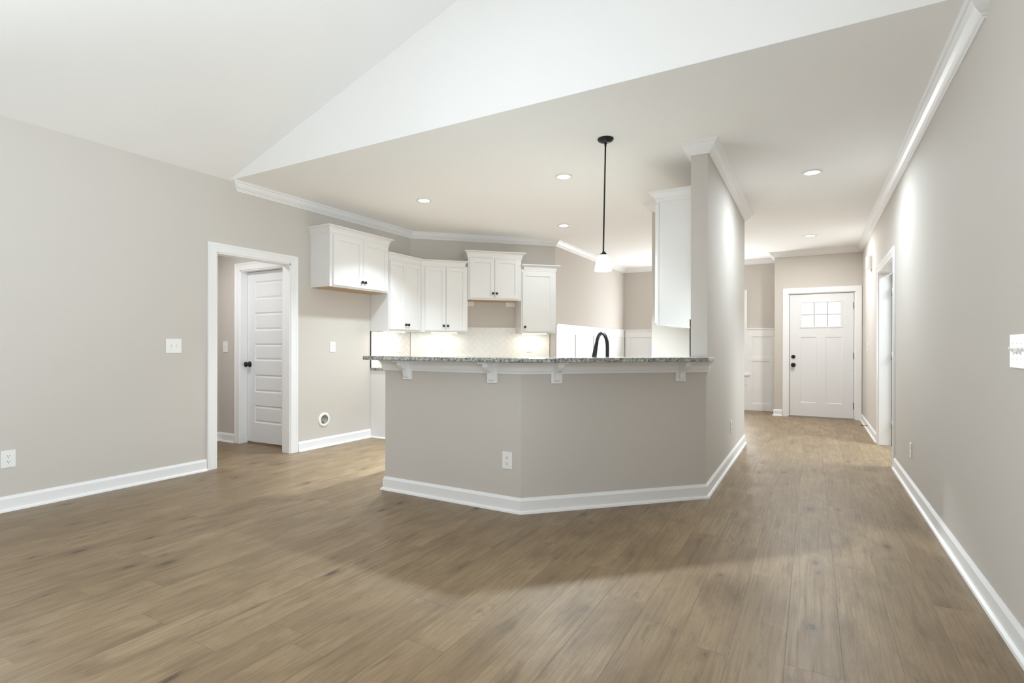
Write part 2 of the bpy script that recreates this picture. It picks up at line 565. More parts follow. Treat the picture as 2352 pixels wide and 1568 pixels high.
BASE = [(0, 0), (0, 0.106), (0.004, 0.106), (0.007, 0.100), (0.011, 0.092), (0.014, 0.086), (0.014, 0.020), (0.020, 0.018), (0.026, 0.012), (0.029, 0.0)]
def baseboard(side, *paths):
    b = MB()
    for p in paths: b.sweep(p, BASE)
    struct(b.build('baseboard_' + side, M_TRIM))
baseboard('left', [(XL, YB), (XL, 2.872)], [(XL, 3.876), (XL, 4.960)])
baseboard('peninsula', [(-2.995, 3.338), (-2.995, 3.218), (-1.75, 3.218), (XC, XC + PK), (XC, 6.90), (-1.56, 6.90), (-1.56, 5.95)])
baseboard('right', [(XR, 6.182), (XR, YB)], [(XR, YE - 0.022), (XR, 7.688)])
baseboard('entry', [(-0.55, YD), (-0.55, YE), (-0.433, YE)])
baseboard('laundry', [(-6.277, 2.0), (-6.277, 3.865), (-5.975, 3.865)])

CASE = [(0, 0), (0, 0.010), (0.010, 0.013), (0.016, 0.012), (0.060, 0.016), (0.068, 0.020), (0.082, 0.020), (0.086, 0.014), (0.086, 0)]
FLATCASE = [(0, 0), (0, 0.018), (0.086, 0.018), (0.086, 0)]
def casing(name, fn, u0, u1, top, jamb, prof=CASE, v0=0.0):
    """door casing and jamb lining around an opening (path runs so that its right side is the wall)"""
    b = MB()
    p = [(o, w) for o, w in prof]
    b.sweep([(u1 - 0.004, v0), (u1 - 0.004, top - 0.004), (u0 + 0.004, top - 0.004), (u0 + 0.004, v0)], p, fn=fn)
    if jamb:
        for a0, a1 in ((u0, u0 + 0.016), (u1 - 0.016, u1)):
            b.prism([(a0, v0), (a1, v0), (a1, top), (a0, top)], -jamb, 0.001, fn=fn)
        b.prism([(u0, top - 0.016), (u1, top - 0.016), (u1, top), (u0, top)], -jamb, 0.001, fn=fn)
    return struct(b.build(name, M_TRIM, bevel=0.0015))
casing('trim_3', wall_fn(XL, 0, 90), LD[0], LD[1], LD[2], 0.118)
casing('trim_4', wall_fn(0, 3.865, 0), -5.885, -5.08, 2.045, 0.118)
casing('trim_5', wall_fn(0, YE, 0), FD[0], FD[1], FD[2], 0.14, FLATCASE)
casing('trim_6', wall_fn(XR, 0, -90), -RD[1], -RD[0], RD[2], 0.122)

# trim under the bar counter
UB = [(0, BARZ0), (0, 0.962), (0.014, 0.962), (0.016, 0.975), (0.020, 0.985), (0.022, 1.010), (0.030, 1.028), (0.040, 1.040), (0.048, BARZ0)]
t = MB(); t.sweep([(-2.995, 3.33), (-2.995, 3.218), (-1.75, 3.218), (XC, XC + PK), (XC, 4.33)], UB)
struct(t.build('trim_7', M_TRIM))

# board-and-batten wainscot in the dining room
WT = 1.495
def wainscot(name, fn, u0, u1, stiles, gap=None):
    b = MB()
    def pl(a0, a1, v0, v1, w): b.prism([(a0, v0), (a1, v0), (a1, v1), (a0, v1)], 0, w, fn=fn)
    segs = [(u0, u1, 0.0)] if gap is None else [(u0, gap[0], 0.0), (gap[1], u1, 0.0)]
    for a, c, _ in segs:
        pl(a, c, 0.0, WT, 0.006)
        pl(a, c, 0.0, 0.126, 0.020)
        pl(a, c, 1.342, WT - 0.018, 0.020)
        pl(a, c, WT - 0.020, WT, 0.036)
        if gap is not None:
            pl(a, c, 0.898, 0.968, 0.020)
    if gap is not None:
        pl(gap[0], gap[1], 0.0, 0.543, 0.006); pl(gap[0], gap[1], 0.0, 0.126, 0.020); pl(gap[0], gap[1], 0.46, 0.543, 0.020)
    for sx in stiles:
        pl(sx - 0.045, sx + 0.045, 0.126, 1.342, 0.0185)
    return struct(b.build(name, M_TRIM, bevel=0.002))
wainscot('trim_8', wall_fn(XD, 0, 90), 7.262, YD - 0.001, [7.310, 8.055, 8.865, 9.680, 10.50])
wainscot('trim_9', wall_fn(0, YD, 0), XD + 0.037, -0.585, [XD + 0.085, -2.76, -0.99, -0.615], gap=(-2.716, -1.034))

# dining window
wn = bpy.data.objects.new('window_1', None); col.objects.link(wn); wn.location = (-1.875, YD, DW[2]); struct(wn)
Mw = Matrix.Translation((1.875, -YD, -DW[2]))
b = MB(Mw); f0 = wall_fn(0, YD, 0)
u0, u1, v0, v1 = DW
b.sweep([(u1, v0), (u1, v1), (u0, v1), (u0, v0)], FLATCASE, fn=f0)
b.prism([(u0 - 0.13, v0 - 0.03), (u1 + 0.13, v0 - 0.03), (u1 + 0.13, v0), (u0 - 0.13, v0)], -0.10, 0.045, fn=f0)
b.prism([(u0 - 0.086, v0 - 0.115), (u1 + 0.086, v0 - 0.115), (u1 + 0.086, v0 - 0.03), (u0 - 0.086, v0 - 0.03)], 0, 0.018, fn=f0)
b.build('window_casing', M_TRIM, wn, bevel=0.002)
b = MB(Mw)
um = (u0 + u1) / 2; vm = (v0 + v1) / 2
for a0, a1 in ((u0, um), (um, u1)):
    for c0, c1, k in ((v0, vm + 0.015, 0.0), (vm - 0.015, v1, -0.035)):
        b.prism([(a0, c0), (a0 + 0.045, c0), (a0 + 0.045, c1), (a0, c1)], -0.098 + k, -0.066 + k, fn=f0)
        b.prism([(a1 - 0.045, c0), (a1, c0), (a1, c1), (a1 - 0.045, c1)], -0.098 + k, -0.066 + k, fn=f0)
        b.prism([(a0 + 0.045, c0), (a1 - 0.045, c0), (a1 - 0.045, c0 + 0.045), (a0 + 0.045, c0 + 0.045)], -0.0975 + k, -0.0665 + k, fn=f0)
        b.prism([(a0 + 0.045, c1 - 0.045), (a1 - 0.045, c1 - 0.045), (a1 - 0.045, c1), (a0 + 0.045, c1)], -0.0975 + k, -0.0665 + k, fn=f0)
b.build('sash', M_TRIM, wn)
b = MB(Mw); b.prism([(u0 + 0.02, v0 + 0.02), (u1 - 0.02, v0 + 0.02), (u1 - 0.02, v1 - 0.02), (u0 + 0.02, v1 - 0.02)], -0.1385, -0.1355, fn=f0)
b.build('pane', M_GLASS, wn)

# ------------------------------------------------------------------ doors
def raised(b, x0, x1, z0, z1, yf, depth, slope):
    """recessed rectangular field in a door face at y = yf (front toward -y)"""
    v = [(x0, yf, z0), (x1, yf, z0), (x1, yf, z1), (x0, yf, z1),
         (x0 + slope, yf + depth, z0 + slope), (x1 - slope, yf + depth, z0 + slope), (x1 - slope, yf + depth, z1 - slope), (x0 + slope, yf + depth, z1 - slope)]
    b.add(v, [(0, 1, 5, 4), (1, 2, 6, 5), (2, 3, 7, 6), (3, 0, 4, 7), (4, 5, 6, 7)])


def raised_field(b, x0, x1, z0, z1, yf, depth, slope, lift):
    """field with a groove all round and a centre that comes forward again"""
    def ring(e, y): return [(x0 + e, y, z0 + e), (x1 - e, y, z0 + e), (x1 - e, y, z1 - e), (x0 + e, y, z1 - e)]
    v = ring(0, yf) + ring(slope * 0.45, yf + depth) + ring(slope, yf + depth - lift)
    f = [(k + j, k + (j + 1) % 4, k + 4 + (j + 1) % 4, k + 4 + j) for k in (0, 4) for j in range(4)] + [(8, 9, 10, 11)]
    b.add(v, f)


def panel_slab(b, x0, x1, z0, z1, yf, t, fields, depth, slope, holes=(), lift=0.0):
    """slab with a front face cut by recessed fields (fields/holes are x0,x1,z0,z1)"""
    cuts = list(fields) + list(holes)
    xs = sorted({x0, x1, *[c[0] for c in cuts], *[c[1] for c in cuts]})
    zs = sorted({z0, z1, *[c[2] for c in cuts], *[c[3] for c in cuts]})
    for i in range(len(xs) - 1):
        for j in range(len(zs) - 1):
            cx, cz = (xs[i] + xs[i + 1]) / 2, (zs[j] + zs[j + 1]) / 2
            if any(c[0] < cx < c[1] and c[2] < cz < c[3] for c in cuts): continue
            b.add([(xs[i], yf, zs[j]), (xs[i + 1], yf, zs[j]), (xs[i + 1], yf, zs[j + 1]), (xs[i], yf, zs[j + 1])], [(0, 1, 2, 3)])
    for c in fields:
        if lift:
            raised_field(b, *c, yf, depth, slope, lift)
        else:
            raised(b, *c, yf, depth, slope)
    if not holes:
        b.box(x0, x1, yf + depth + 0.004, yf + t, z0, z1)
        for (a, c, d, e) in ((x0, x0 + 0.001, z0, z1), (x1 - 0.001, x1, z0, z1), (x0, x1, z0, z0 + 0.001), (x0, x1, z1 - 0.001, z1)):
            b.box(a, c, yf, yf + t, d, e)
    else:
        wall_grid(b, lambda u, v, w: (u, yf + depth + 0.002 - w, v), x0, x1, z0, z1, t - depth, list(holes))
        for (a, c, d, e) in ((x0, x0 + 0.001, z0, z1), (x1 - 0.001, x1, z0, z1), (x0, x1, z0, z0 + 0.001), (x0, x1, z1 - 0.001, z1)):
            b.box(a, c, yf, yf + t, d, e)
        for h in holes:
            b.box(h[0] - 0.001, h[0], yf, yf + t, h[2], h[3]); b.box(h[1], h[1] + 0.001, yf, yf + t, h[2], h[3])
            b.box(h[0], h[1], yf, yf + t, h[2] - 0.001, h[2]); b.box(h[0], h[1], yf, yf + t, h[3], h[3] + 0.001)


def round_knob(name, parent, x, z, yf, r, l, mats, mi=0):
    b = MB()
    b.lathe([(0.0, 0), (r * 1.12, 0), (r * 1.12, 0.006), (r * 0.95, 0.010), (r * 0.42, 0.014), (r * 0.40, l * 0.45), (r * 0.75, l * 0.58), (r, l * 0.75), (r * 0.93, l * 0.93), (r * 0.6, l), (0.0, l)],
            fn=lambda a, c, h: (x + a, yf - h, z + c), seg=24)
    return b.build(name, mats, parent)


# front door, root at its threshold
fd = bpy.data.objects.new('door_1', None); col.objects.link(fd); fd.location = (0.1275, YE, 0); struct(fd)
D = -0.1275
b = MB()
fx0, fx1 = -0.324 + D, 0.580 + D
panel_slab(b, fx0, fx1, 0.018, 2.024, 0.020, 0.044,
           [(-0.162 + D, 0.066 + D, 0.243, 1.316), (0.192 + D, 0.420 + D, 0.243, 1.316)], 0.007, 0.007, holes=[(-0.157 + D, 0.411 + D, 1.484, 1.890)])
b.build('door_slab', M_DOOR, fd)
b = MB()
b.box(-0.330 + D, -0.318 + D, 0.030, 0.05, 0.014, 2.029); b.box(0.574 + D, 0.585 + D, 0.030, 0.05, 0.014, 2.029); b.box(-0.330 + D, 0.585 + D, 0.030, 0.05, 2.018, 2.030); b.box(-0.330 + D, 0.585 + D, 0.030, 0.05, 0.0141, 0.022)
b.build('gap_shade_strip', M_SLOT, fd)  # added dark strips standing in for the shade in the slab gap
b = MB()
gx0, gx1 = -0.157 + D, 0.411 + D
b.sweep([(gx0, 1.484), (gx0, 1.890), (gx1, 1.890), (gx1, 1.484)], [(-0.014, -0.008), (-0.014, 0.004), (0.006, 0.004), (0.010, -0.008)],
        fn=lambda u, v, w: (u, 0.016 - w, v), closed=True)
b.build('glass_frame', M_DOOR, fd)
b = MB()
for k in (1, 2):
    xm = gx0 + (gx1 - gx0) * k / 3
    b.box(xm - 0.008, xm + 0.008, 0.020, 0.034, 1.484, 1.890)
b.box(gx0, gx1, 0.021, 0.033, 1.684 - 0.007, 1.684 + 0.007)
mb_o = b.build('muntin', simple('grey_came', (0.45, 0.46, 0.47, 1), 0.4), fd)
b = MB()
b.box(gx0, gx1, 0.036, 0.042, 1.484, 1.890)
b.build('pane', M_GLASS, fd)
round_knob('door_knob', fd, -0.269 + D, 0.858, 0.020, 0.032, 0.060, M_BLACK)
b = MB(); b.lathe([(0, 0), (0.030, 0), (0.030, 0.010), (0.024, 0.014), (0.020, 0.014), (0, 0.016)], fn=lambda a, c, h: (-0.269 + D + a, 0.020 - h, 0.994 + c)); b.box(-0.269 + D - 0.004, -0.269 + D + 0.004, -0.008, 0.006, 0.976, 1.012)
b.build('deadbolt', M_BLACK, fd)
for hz in (1.816, 1.013, 0.222):
    b = MB(); b.lathe([(0.0075, -0.052), (0.0075, 0.052)], c=(fx1 + 0.003, 0.010, hz), seg=12, cap=True)
    b.box(fx1 - 0.006, fx1 + 0.0045, 0.012, 0.0195, hz - 0.05, hz + 0.05)
    b.build('hinge', M_BLACK, fd)
b = MB(); b.box(-0.345 + D, 0.60 + D, -0.005, 0.13, 0.0, 0.014); b.build('threshold', simple('threshold_metal', (0.35, 0.32, 0.28, 1), 0.4), fd)

# laundry door: five flat panels, closed
ld = bpy.data.objects.new('door_2', None); col.objects.link(ld); ld.location = (-5.48, 3.95, 0); struct(ld)
D2 = 5.48
b = MB()
px0, px1 = -5.866 + D2 + 0.135, -5.10 + D2 - 0.135
panel_slab(b, -5.866 + D2, -5.098 + D2, 0.022, 2.026, 0.0, 0.036,
           [(px0, px1, z0, z1) for z0, z1 in ((1.697, 1.912), (1.332, 1.547), (0.978, 1.182), (0.608, 0.817), (0.248, 0.457))], 0.010, 0.036, lift=0.008)
b.build('door_slab', M_DOOR, ld)
round_knob('door_knob', ld, -5.822 + D2, 0.935, 0.0, 0.031, 0.062, M_BLACK)
b = MB(); b.box(-5.885 + D2, -5.08 + D2, 0.005, 0.05, 0.0, 0.010); b.build('threshold', M_WOODSILL, ld)

# study door standing open against its far jamb
sd = bpy.data.objects.new('door_3', None); col.objects.link(sd); sd.location = (0.815, 7.582, 0); struct(sd)
b = MB()
panel_slab(b, 0.0, 0.66, 0.012, 2.016, -0.022, 0.035, [(0.12, 0.54, z0, z1) for z0, z1 in ((1.69, 1.90), (1.33, 1.54), (0.97, 1.18), (0.61, 0.82), (0.25, 0.46))], 0.008, 0.03)
b.build('door_slab', M_DOOR, sd)
for hz in (1.80, 1.05, 0.25):
    b = MB(); b.lathe([(0.006, -0.045), (0.006, 0.045)], c=(-0.004, -0.028, hz), seg=10, cap=True)
    b.build('hinge', M_BOXIN, sd)

# ------------------------------------------------------------------ cabinets
def shaker(x0, x1, z0, z1, yb, parent, knob=None, rail=0.056, M=None):
    """shaker door: origin of the parent frame; yb is its back plane (front toward -y)"""
    b = MB(M)
    t = 0.020
    b.box(x0, x0 + rail, yb - t, yb, z0, z1); b.box(x1 - rail, x1, yb - t, yb, z0, z1)
    b.box(x0 + rail, x1 - rail, yb - t, yb, z0, z0 + rail); b.box(x0 + rail, x1 - rail, yb - t, yb, z1 - rail, z1)
    b.box(x0 + rail, x1 - rail, yb - t + 0.010, yb, z0 + rail, z1 - rail)
    d = b.build('door', M_CAB, parent, bevel=0.0012)
    if knob:
        k = MB(M)
        kx, kz = knob
        k.box(kx - 0.006, kx + 0.006, yb - t - 0.014, yb - t, kz - 0.006, kz + 0.006)
        k.box(kx - 0.0145, kx + 0.0145, yb - t - 0.026, yb - t - 0.013, kz - 0.0145, kz + 0.0145)
        ko = k.build('knob', M_BLACK, d, bevel=0.0015)
        ko['label'] = 'square black knob'
    return d


def cab_crown(path, zb, zt, parent, proj=0.052):
    h = zt - zb
    prof = [(0.0, zb - 0.01), (0.006, zb - 0.01), (0.006, zb + 0.006), (0.010, zb + 0.012)]
    for k in range(1, 8):
        a = k / 7 * math.pi / 2
        prof.append((0.010 + (proj - 0.016) * (1 - math.cos(a)), zb + 0.012 + (h - 0.024) * math.sin(a)))
    prof += [(proj, zt - 0.010), (proj, zt), (0.0, zt)]
    b = MB(); b.sweep(path, prof)
    return b.build('crown', M_CAB, parent)


CAB = 'white shaker wall cabinets around the kitchen'
G = 0.002
# over the refrigerator space
c = thing('wall_cabinet', (XL, 4.035, 0), 90, 'short white wall cabinet with two doors above the empty refrigerator space on the left wall', 'cabinet', CAB)
b = MB(); b.box(0, 0.912, -0.310, -G, 1.806, 2.395); b.build('cabinet_box', M_CAB, c, bevel=0.001)
b = MB(); b.box(0.018, 0.894, -0.292, -0.004, 1.8045, 1.8065); u = b.build('bottom_panel', M_UNDER, c); u['label'] = 'unfinished tan wood underside'
shaker(0.040, 0.474, 1.826, 2.376, -0.310, c, (0.452, 1.892))
shaker(0.477, 0.893, 1.826, 2.376, -0.310, c, (0.500, 1.892))
cab_crown([(0, -G), (0, -0.310), (0.912, -0.310), (0.912, -0.290)], 2.388, 2.472, c, 0.055)
# left leg of the corner
c = thing('wall_cabinet', (XL, 4.963, 0), 90, 'tall white wall cabinet with two narrow doors on the left wall beside the diagonal corner', 'cabinet', CAB)
b = MB(); b.prism([(0, -G), (0, -0.305), (0.632, -0.305), (0.757, -G)], 1.345, 2.245); b.build('cabinet_box', M_CAB, c, bevel=0.001)
shaker(0.012, 0.301, 1.366, 2.222, -0.305, c, (0.290, 1.428), 0.050)
shaker(0.304, 0.592, 1.366, 2.222, -0.305, c, (0.342, 1.428), 0.050)
cab_crown([(0, -0.300), (0, -0.305), (0.6327, -0.305), (0.6327 + 0.3, -0.605)][:3], 2.237, 2.317, c)
# right leg of the corner, on the diagonal wall
c = thing('wall_cabinet', (KC[0], KC[1], 0), 45, 'tall white wall cabinet with two doors on the diagonal wall left of the range space', 'cabinet', CAB)
b = MB(); b.prism([(0.003, -G), (0.128, -0.305), (0.757, -0.305), (0.757, -G)], 1.345, 2.245); b.build('cabinet_box', M_CAB, c, bevel=0.001)
shaker(0.176, 0.454, 1.366, 2.222, -0.305, c, (0.425, 1.432), 0.050)
shaker(0.458, 0.738, 1.366, 2.222, -0.305, c, (0.482, 1.432), 0.050)
cab_crown([(0.1275, -0.305), (0.712, -0.305), (0.712, -0.300)], 2.237, 2.317, c)
# over the range space
c = thing('wall_cabinet', (KC[0], KC[1], 0), 45, 'short raised white wall cabinet with two doors above the empty range space', 'cabinet', CAB)
b = MB(); b.box(0.762, 1.524, -0.308, -G, 1.798, 2.395); b.build('cabinet_box', M_CAB, c, bevel=0.001)
b = MB(); b.box(0.780, 1.506, -0.290, -0.004, 1.7965, 1.7985); u = b.build('bottom_panel', M_UNDER, c); u['label'] = 'unfinished tan wood underside'
shaker(0.786, 1.134, 1.824, 2.368, -0.308, c, (1.108, 1.888))
shaker(1.138, 1.486, 1.824, 2.368, -0.308, c, (1.162, 1.888))
cab_crown([(0.758, -G), (0.758, -0.308), (1.527, -0.308), (1.527, -G)], 2.388, 2.470, c, 0.058)
# right end of the diagonal wall
c = thing('wall_cabinet', (KC[0], KC[1], 0), 45, 'single-door white wall cabinet right of the range space at the end of the diagonal wall', 'cabinet', CAB)
b = MB(); b.box(1.528, 2.046, -0.305, -G, 1.345, 2.245); b.build('cabinet_box', M_CAB, c, bevel=0.001)
shaker(1.546, 2.010, 1.366, 2.208, -0.305, c, (1.574, 1.428))
cab_crown([(1.575, -0.300), (1.575, -0.305), (2.046, -0.305), (2.046, -G)], 2.237, 2.314, c, 0.055)
# on the kitchen side of the partition (u runs toward -y... facing -x: rotation -90)
c = thing('wall_cabinet', (XK, 5.50, 0), -90, 'tall white wall cabinet seen side-on behind the partition end, above the bar', 'cabinet', CAB)
b = MB(); b.box(0, 0.945, -0.306, -G, 1.342, 2.395); b.build('cabinet_box', M_CAB, c, bevel=0.001)
b = MB(); b.box(0.001, 0.944, -0.326, -0.3085, 1.342, 2.395); b.build('face_frame', M_CAB, c, bevel=0.001)
shaker(0.025, 0.460, 1.360, 2.376, -0.326, c, (0.435, 1.43))
shaker(0.464, 0.925, 1.360, 2.376, -0.326, c, (0.488, 1.43))
cab_crown([(0, -0.326), (0.945, -0.326), (0.945, -G)], 2.392, 2.472, c, 0.062)

# filler blocks hanging under the range cabinet
for a0, a1, lab in ((0.765, 0.904, 'white filler block left of the bare wall patch under the range cabinet'), (1.376, 1.523, 'white filler block right of the bare wall patch under the range cabinet')):
    c = thing('filler_block', (KC[0], KC[1], 0), 45, lab, 'block', 'filler blocks under the range cabinet')
    b = MB(); b.box(a0, a1, -0.020, -0.001, 1.732, 1.7965); b.build('block', M_CAB, c, bevel=0.001)
# (single-mesh things: keep the mesh itself as the thing)
for o in [o for o in col.objects if o.name.startswith('filler_block') and o.type == 'EMPTY']:
    m = o.children[0]; nm = o.name
    mw = Matrix.Translation(o.location) @ o.rotation_euler.to_matrix().to_4x4()
    m.parent = None; m.matrix_world = mw
    for k in ('label', 'category', 'group'): m[k] = o[k]
    bpy.data.objects.remove(o); m.name = 'filler_block'

# under-cabinet light bars
UC = 'under-cabinet light bars'
def led(x, y, deg, u0, u1, d, z, lab, power):
    r = thing('light_bar', (x, y, 0), deg, lab, 'light', UC)
    b = MB(); b.box(u0 - 0.01, u1 + 0.01, d - 0.018, d + 0.018, z - 0.006, z - 0.001); b.build('housing', M_PLASTIC, r)
    b = MB(); b.box(u0, u1, d - 0.013, d + 0.013, z - 0.012, z - 0.006); b.build('lens', M_BAR, r)
    L = bpy.data.lights.new('led_glow', 'AREA'); L.shape = 'RECTANGLE'; L.size = u1 - u0; L.size_y = 0.03; L.energy = power; L.color = (1.0, 0.90, 0.76)
    o = bpy.data.objects.new('led_glow', L); col.objects.link(o); o.parent = r
    o.location = ((u0 + u1) / 2, d, z - 0.014)
led(XL, 4.963, 90, 0.07, 0.45, -0.17, 1.345, 'glowing light bar under the left-wall corner cabinet', 1.3)
led(*KC, 45, 0.27, 0.625, -0.20, 1.345, 'glowing light bar under the cabinet left of the range space', 1.3)
led(*KC, 45, 1.58, 1.935, -0.20, 1.345, 'glowing light bar under the single-door cabinet at the diagonal wall end', 1.3)
led(XK, 5.50, -90, 0.25, 0.75, -0.15, 1.342, 'glowing light bar under the side-on cabinet behind the partition', 1.3)

# ------------------------------------------------------------------ herringbone backsplash
def clip(poly, inside, inter):
    out = []
    for i in range(len(poly)):
        a, b2 = poly[i], poly[(i + 1) % len(poly)]
        if inside(a):
            out.append(a)
            if not inside(b2): out.append(inter(a, b2))
        elif inside(b2): out.append(inter(a, b2))
    return out


def clip_rect(poly, r):
    for ax, lim, sg in ((0, r[0], 1), (0, r[1], -1), (1, r[2], 1), (1, r[3], -1)):
        def ins(p): return sg * (p[ax] - lim) >= -1e-9
        def itx(a, c):
            t = (lim - a[ax]) / (c[ax] - a[ax])
            return (a[0] + (c[0] - a[0]) * t, a[1] + (c[1] - a[1]) * t)
        poly = clip(poly, ins, itx)
        if len(poly) < 3: return []
    return poly


def herring(b, rects, fn, w=0.0762, off=(0, 0)):
    c45 = math.cos(math.pi / 4)
    g = 0.0014
    for r in rects:
        for i in range(-40, 60):
            for j in range(-40, 60):
                for horiz in (0, 1):
                    # classic herringbone lattice of 1x2 tiles: vectors (1,1) and (2,-2)
                    bx, by = i + 2 * j, i - 2 * j
                    if horiz: q = [(bx, by), (bx + 2, by), (bx + 2, by + 1), (bx, by + 1)]
                    else: q = [(bx, by + 1), (bx + 1, by + 1), (bx + 1, by + 3), (bx, by + 3)]
                    x0, x1, y0, y1 = q[0][0] * w + g, q[2][0] * w - g, q[0][1] * w + g, q[2][1] * w - g
                    pts = [(x0, y0), (x1, y0), (x1, y1), (x0, y1)]
                    pts = [((x - y) * c45 + off[0], (x + y) * c45 + off[1]) for x, y in pts]
                    if max(p[0] for p in pts) < r[0] or min(p[0] for p in pts) > r[1] or max(p[1] for p in pts) < r[2] or min(p[1] for p in pts) > r[3]: continue
                    pts = clip_rect(pts, r)
                    if len(pts) >= 3 and abs(sum(pts[k][0] * pts[(k + 1) % len(pts)][1] - pts[(k + 1) % len(pts)][0] * pts[k][1] for k in range(len(pts)))) > 2e-5:
                        b.prism(pts, 0.006, 0.010, fn=fn, mi=1)


CTZ0, CTZ1 = 0.850, 0.880
bs = thing('backsplash', (KC[0], KC[1], CTZ1), 0, 'white herringbone tile backsplash between the counter and the wall cabinets', 'backsplash')
Mb = Matrix.Translation((-KC[0], -KC[1], -CTZ1))
b = MB(Mb)
f1 = wall_fn(XL, KC[1], 90)
R1 = [(4.968 - KC[1], -0.010, CTZ1, 1.343)]
for r in R1: b.prism([(r[0], r[2]), (r[1], r[2]), (r[1], r[3]), (r[0], r[3])], 0.001, 0.0075, fn=f1, mi=0)
herring(b, R1, f1, off=(0.02, 0.03))
b.build('left_tile_field', [M_GROUT, M_TILE], bs)
b = MB(Mb)
f2 = wall_fn(KC[0], KC[1], 45)
R2 = [(0.010, 0.760, CTZ1, 1.343), (0.760, 1.5265, CTZ1, 1.427), (1.5265, 2.056, CTZ1, 1.343)]
for r in R2: b.prism([(r[0], r[2]), (r[1], r[2]), (r[1], r[3]), (r[0], r[3])], 0.001, 0.0075, fn=f2, mi=0)
herring(b, R2, f2)
b.build('diagonal_tile_field', [M_GROUT, M_TILE], bs)
b = MB(Mb)
b.prism([(4.961 - KC[1], CTZ1), (4.968 - KC[1], CTZ1), (4.968 - KC[1], 1.344), (4.961 - KC[1], 1.344)], 0.001, 0.0125, fn=f1)
tr = b.build('edge_trim', M_BLACK, bs); tr['label'] = 'black metal edge strip at the left end of the tile'
b = MB(Mb)
b.prism([(2.056, CTZ1), (2.060, CTZ1), (2.060, 1.344), (2.056, 1.344)], 0.001, 0.012, fn=f2)
b.build('edge_trim', M_BLACK, bs)
# short backsplash on the partition
b = MB(); b.box(XK - 0.010, XK - 0.001, 4.358, 5.92, CTZ1, 1.340)
pb = b.build('backsplash', M_TILE); tag(pb, 'backsplash on the kitchen side of the partition, edged in black behind the bar', 'backsplash')
b = MB(); b.box(XK - 0.014, XK - 0.001, 4.348, 4.358, BARZ1 + 0.001, 1.372)
tr = b.build('edge_trim', M_BLACK, pb); tr['label'] = 'thin upright black edge strip'

# ------------------------------------------------------------------ base cabinets and counters
def base_cab(name, poly, lab):
    root = thing(name, (poly[0][0], poly[0][1], 0), 0, lab, 'cabinet', 'white base cabinets')
    b = MB(Matrix.Translation((-poly[0][0], -poly[0][1], 0))); b.prism(poly, 0.0, CTZ0 - 0.001)
    b.build('cabinet_box', M_CAB, root, bevel=0.001)
    return root
d6 = 0.60
tk = math.tan(math.radians(22.5))
def dg(s, d): return (KC[0] + s / S2 + d / S2, KC[1] + s / S2 - d / S2)
bc = base_cab('base_cabinet', [(XL + G, 4.966), (XL + d6, 4.966), (XL + d6, KC[1] - d6 * tk), dg(0.755, d6), dg(0.755, G), dg(0.01, G)], 'white base cabinet filling the corner left of the range space')
bm_ = MB(); bm_.sweep([(0, 0.03), (d6 - G, 0.03)], [(0, 0), (0, 0.016), (0.006, 0.014), (0.012, 0.006), (0.013, 0)], fn=lambda a, c, w: (a, c - 0.03, w)); bm_.build('shoe_molding', M_TRIM, bc)
bc2 = base_cab('base_cabinet', [dg(1.530, G), dg(1.530, d6), dg(2.060, d6), dg(2.060, G)], 'white base cabinet right of the range space at the diagonal wall end')
def local_M(root, x, y, deg):
    return Matrix.Translation(-root.location) @ Matrix.Translation((x, y, 0)) @ Matrix.Rotation(math.radians(deg), 4, 'Z')
M1, M2, M3 = local_M(bc, XL, 4.966, 90), local_M(bc, KC[0], KC[1], 45), local_M(bc2, KC[0], KC[1], 45)
shaker(0.03, 0.245, 0.11, 0.83, -d6, bc, (0.215, 0.79), 0.05, M1)
shaker(0.249, 0.47, 0.11, 0.83, -d6, bc, (0.279, 0.79), 0.05, M1)
shaker(0.30, 0.735, 0.11, 0.83, -d6, bc, (0.70, 0.79), 0.05, M2)
shaker(1.55, 2.04, 0.11, 0.83, -d6, bc2, (1.58, 0.79), 0.05, M3)
ct = MB(); ct.prism([(XL + 0.013, 4.955), (XL + d6 + 0.03, 4.955), (XL + d6 + 0.03, KC[1] - (d6 + 0.03) * tk), dg(0.758, d6 + 0.03), dg(0.758, 0.013), (KC[0] + 0.013, KC[1] - 0.006)], CTZ0, CTZ1)
tag(ct.build('countertop', M_GRANITE, bevel=0.004), 'grey granite countertop on the corner base cabinet at the left wall', 'countertop', 'granite counters')
ct = MB(); ct.prism([dg(1.528, 0.013), dg(1.528, d6 + 0.03), dg(2.075, d6 + 0.03), dg(2.075, 0.013)], CTZ0, CTZ1)
tag(ct.build('countertop', M_GRANITE, bevel=0.004), 'grey granite countertop right of the range space below the single-door cabinet', 'countertop', 'granite counters')
# peninsula cabinets behind the half wall, low counter, sink
PB = PK + 0.17   # back face of the half wall (y - x)
dpt = 0.60
pen_in = [(-2.990, 3.342), (-1.818, 3.342), (XK - 0.003, XK + PB - 0.001), (XK - 0.003, 5.925), (XK - dpt, 5.925), (XK - dpt, XK - dpt + PB + dpt * S2), (3.342 + dpt - PB - dpt * S2, 3.342 + dpt), (-2.990, 3.342 + dpt)]
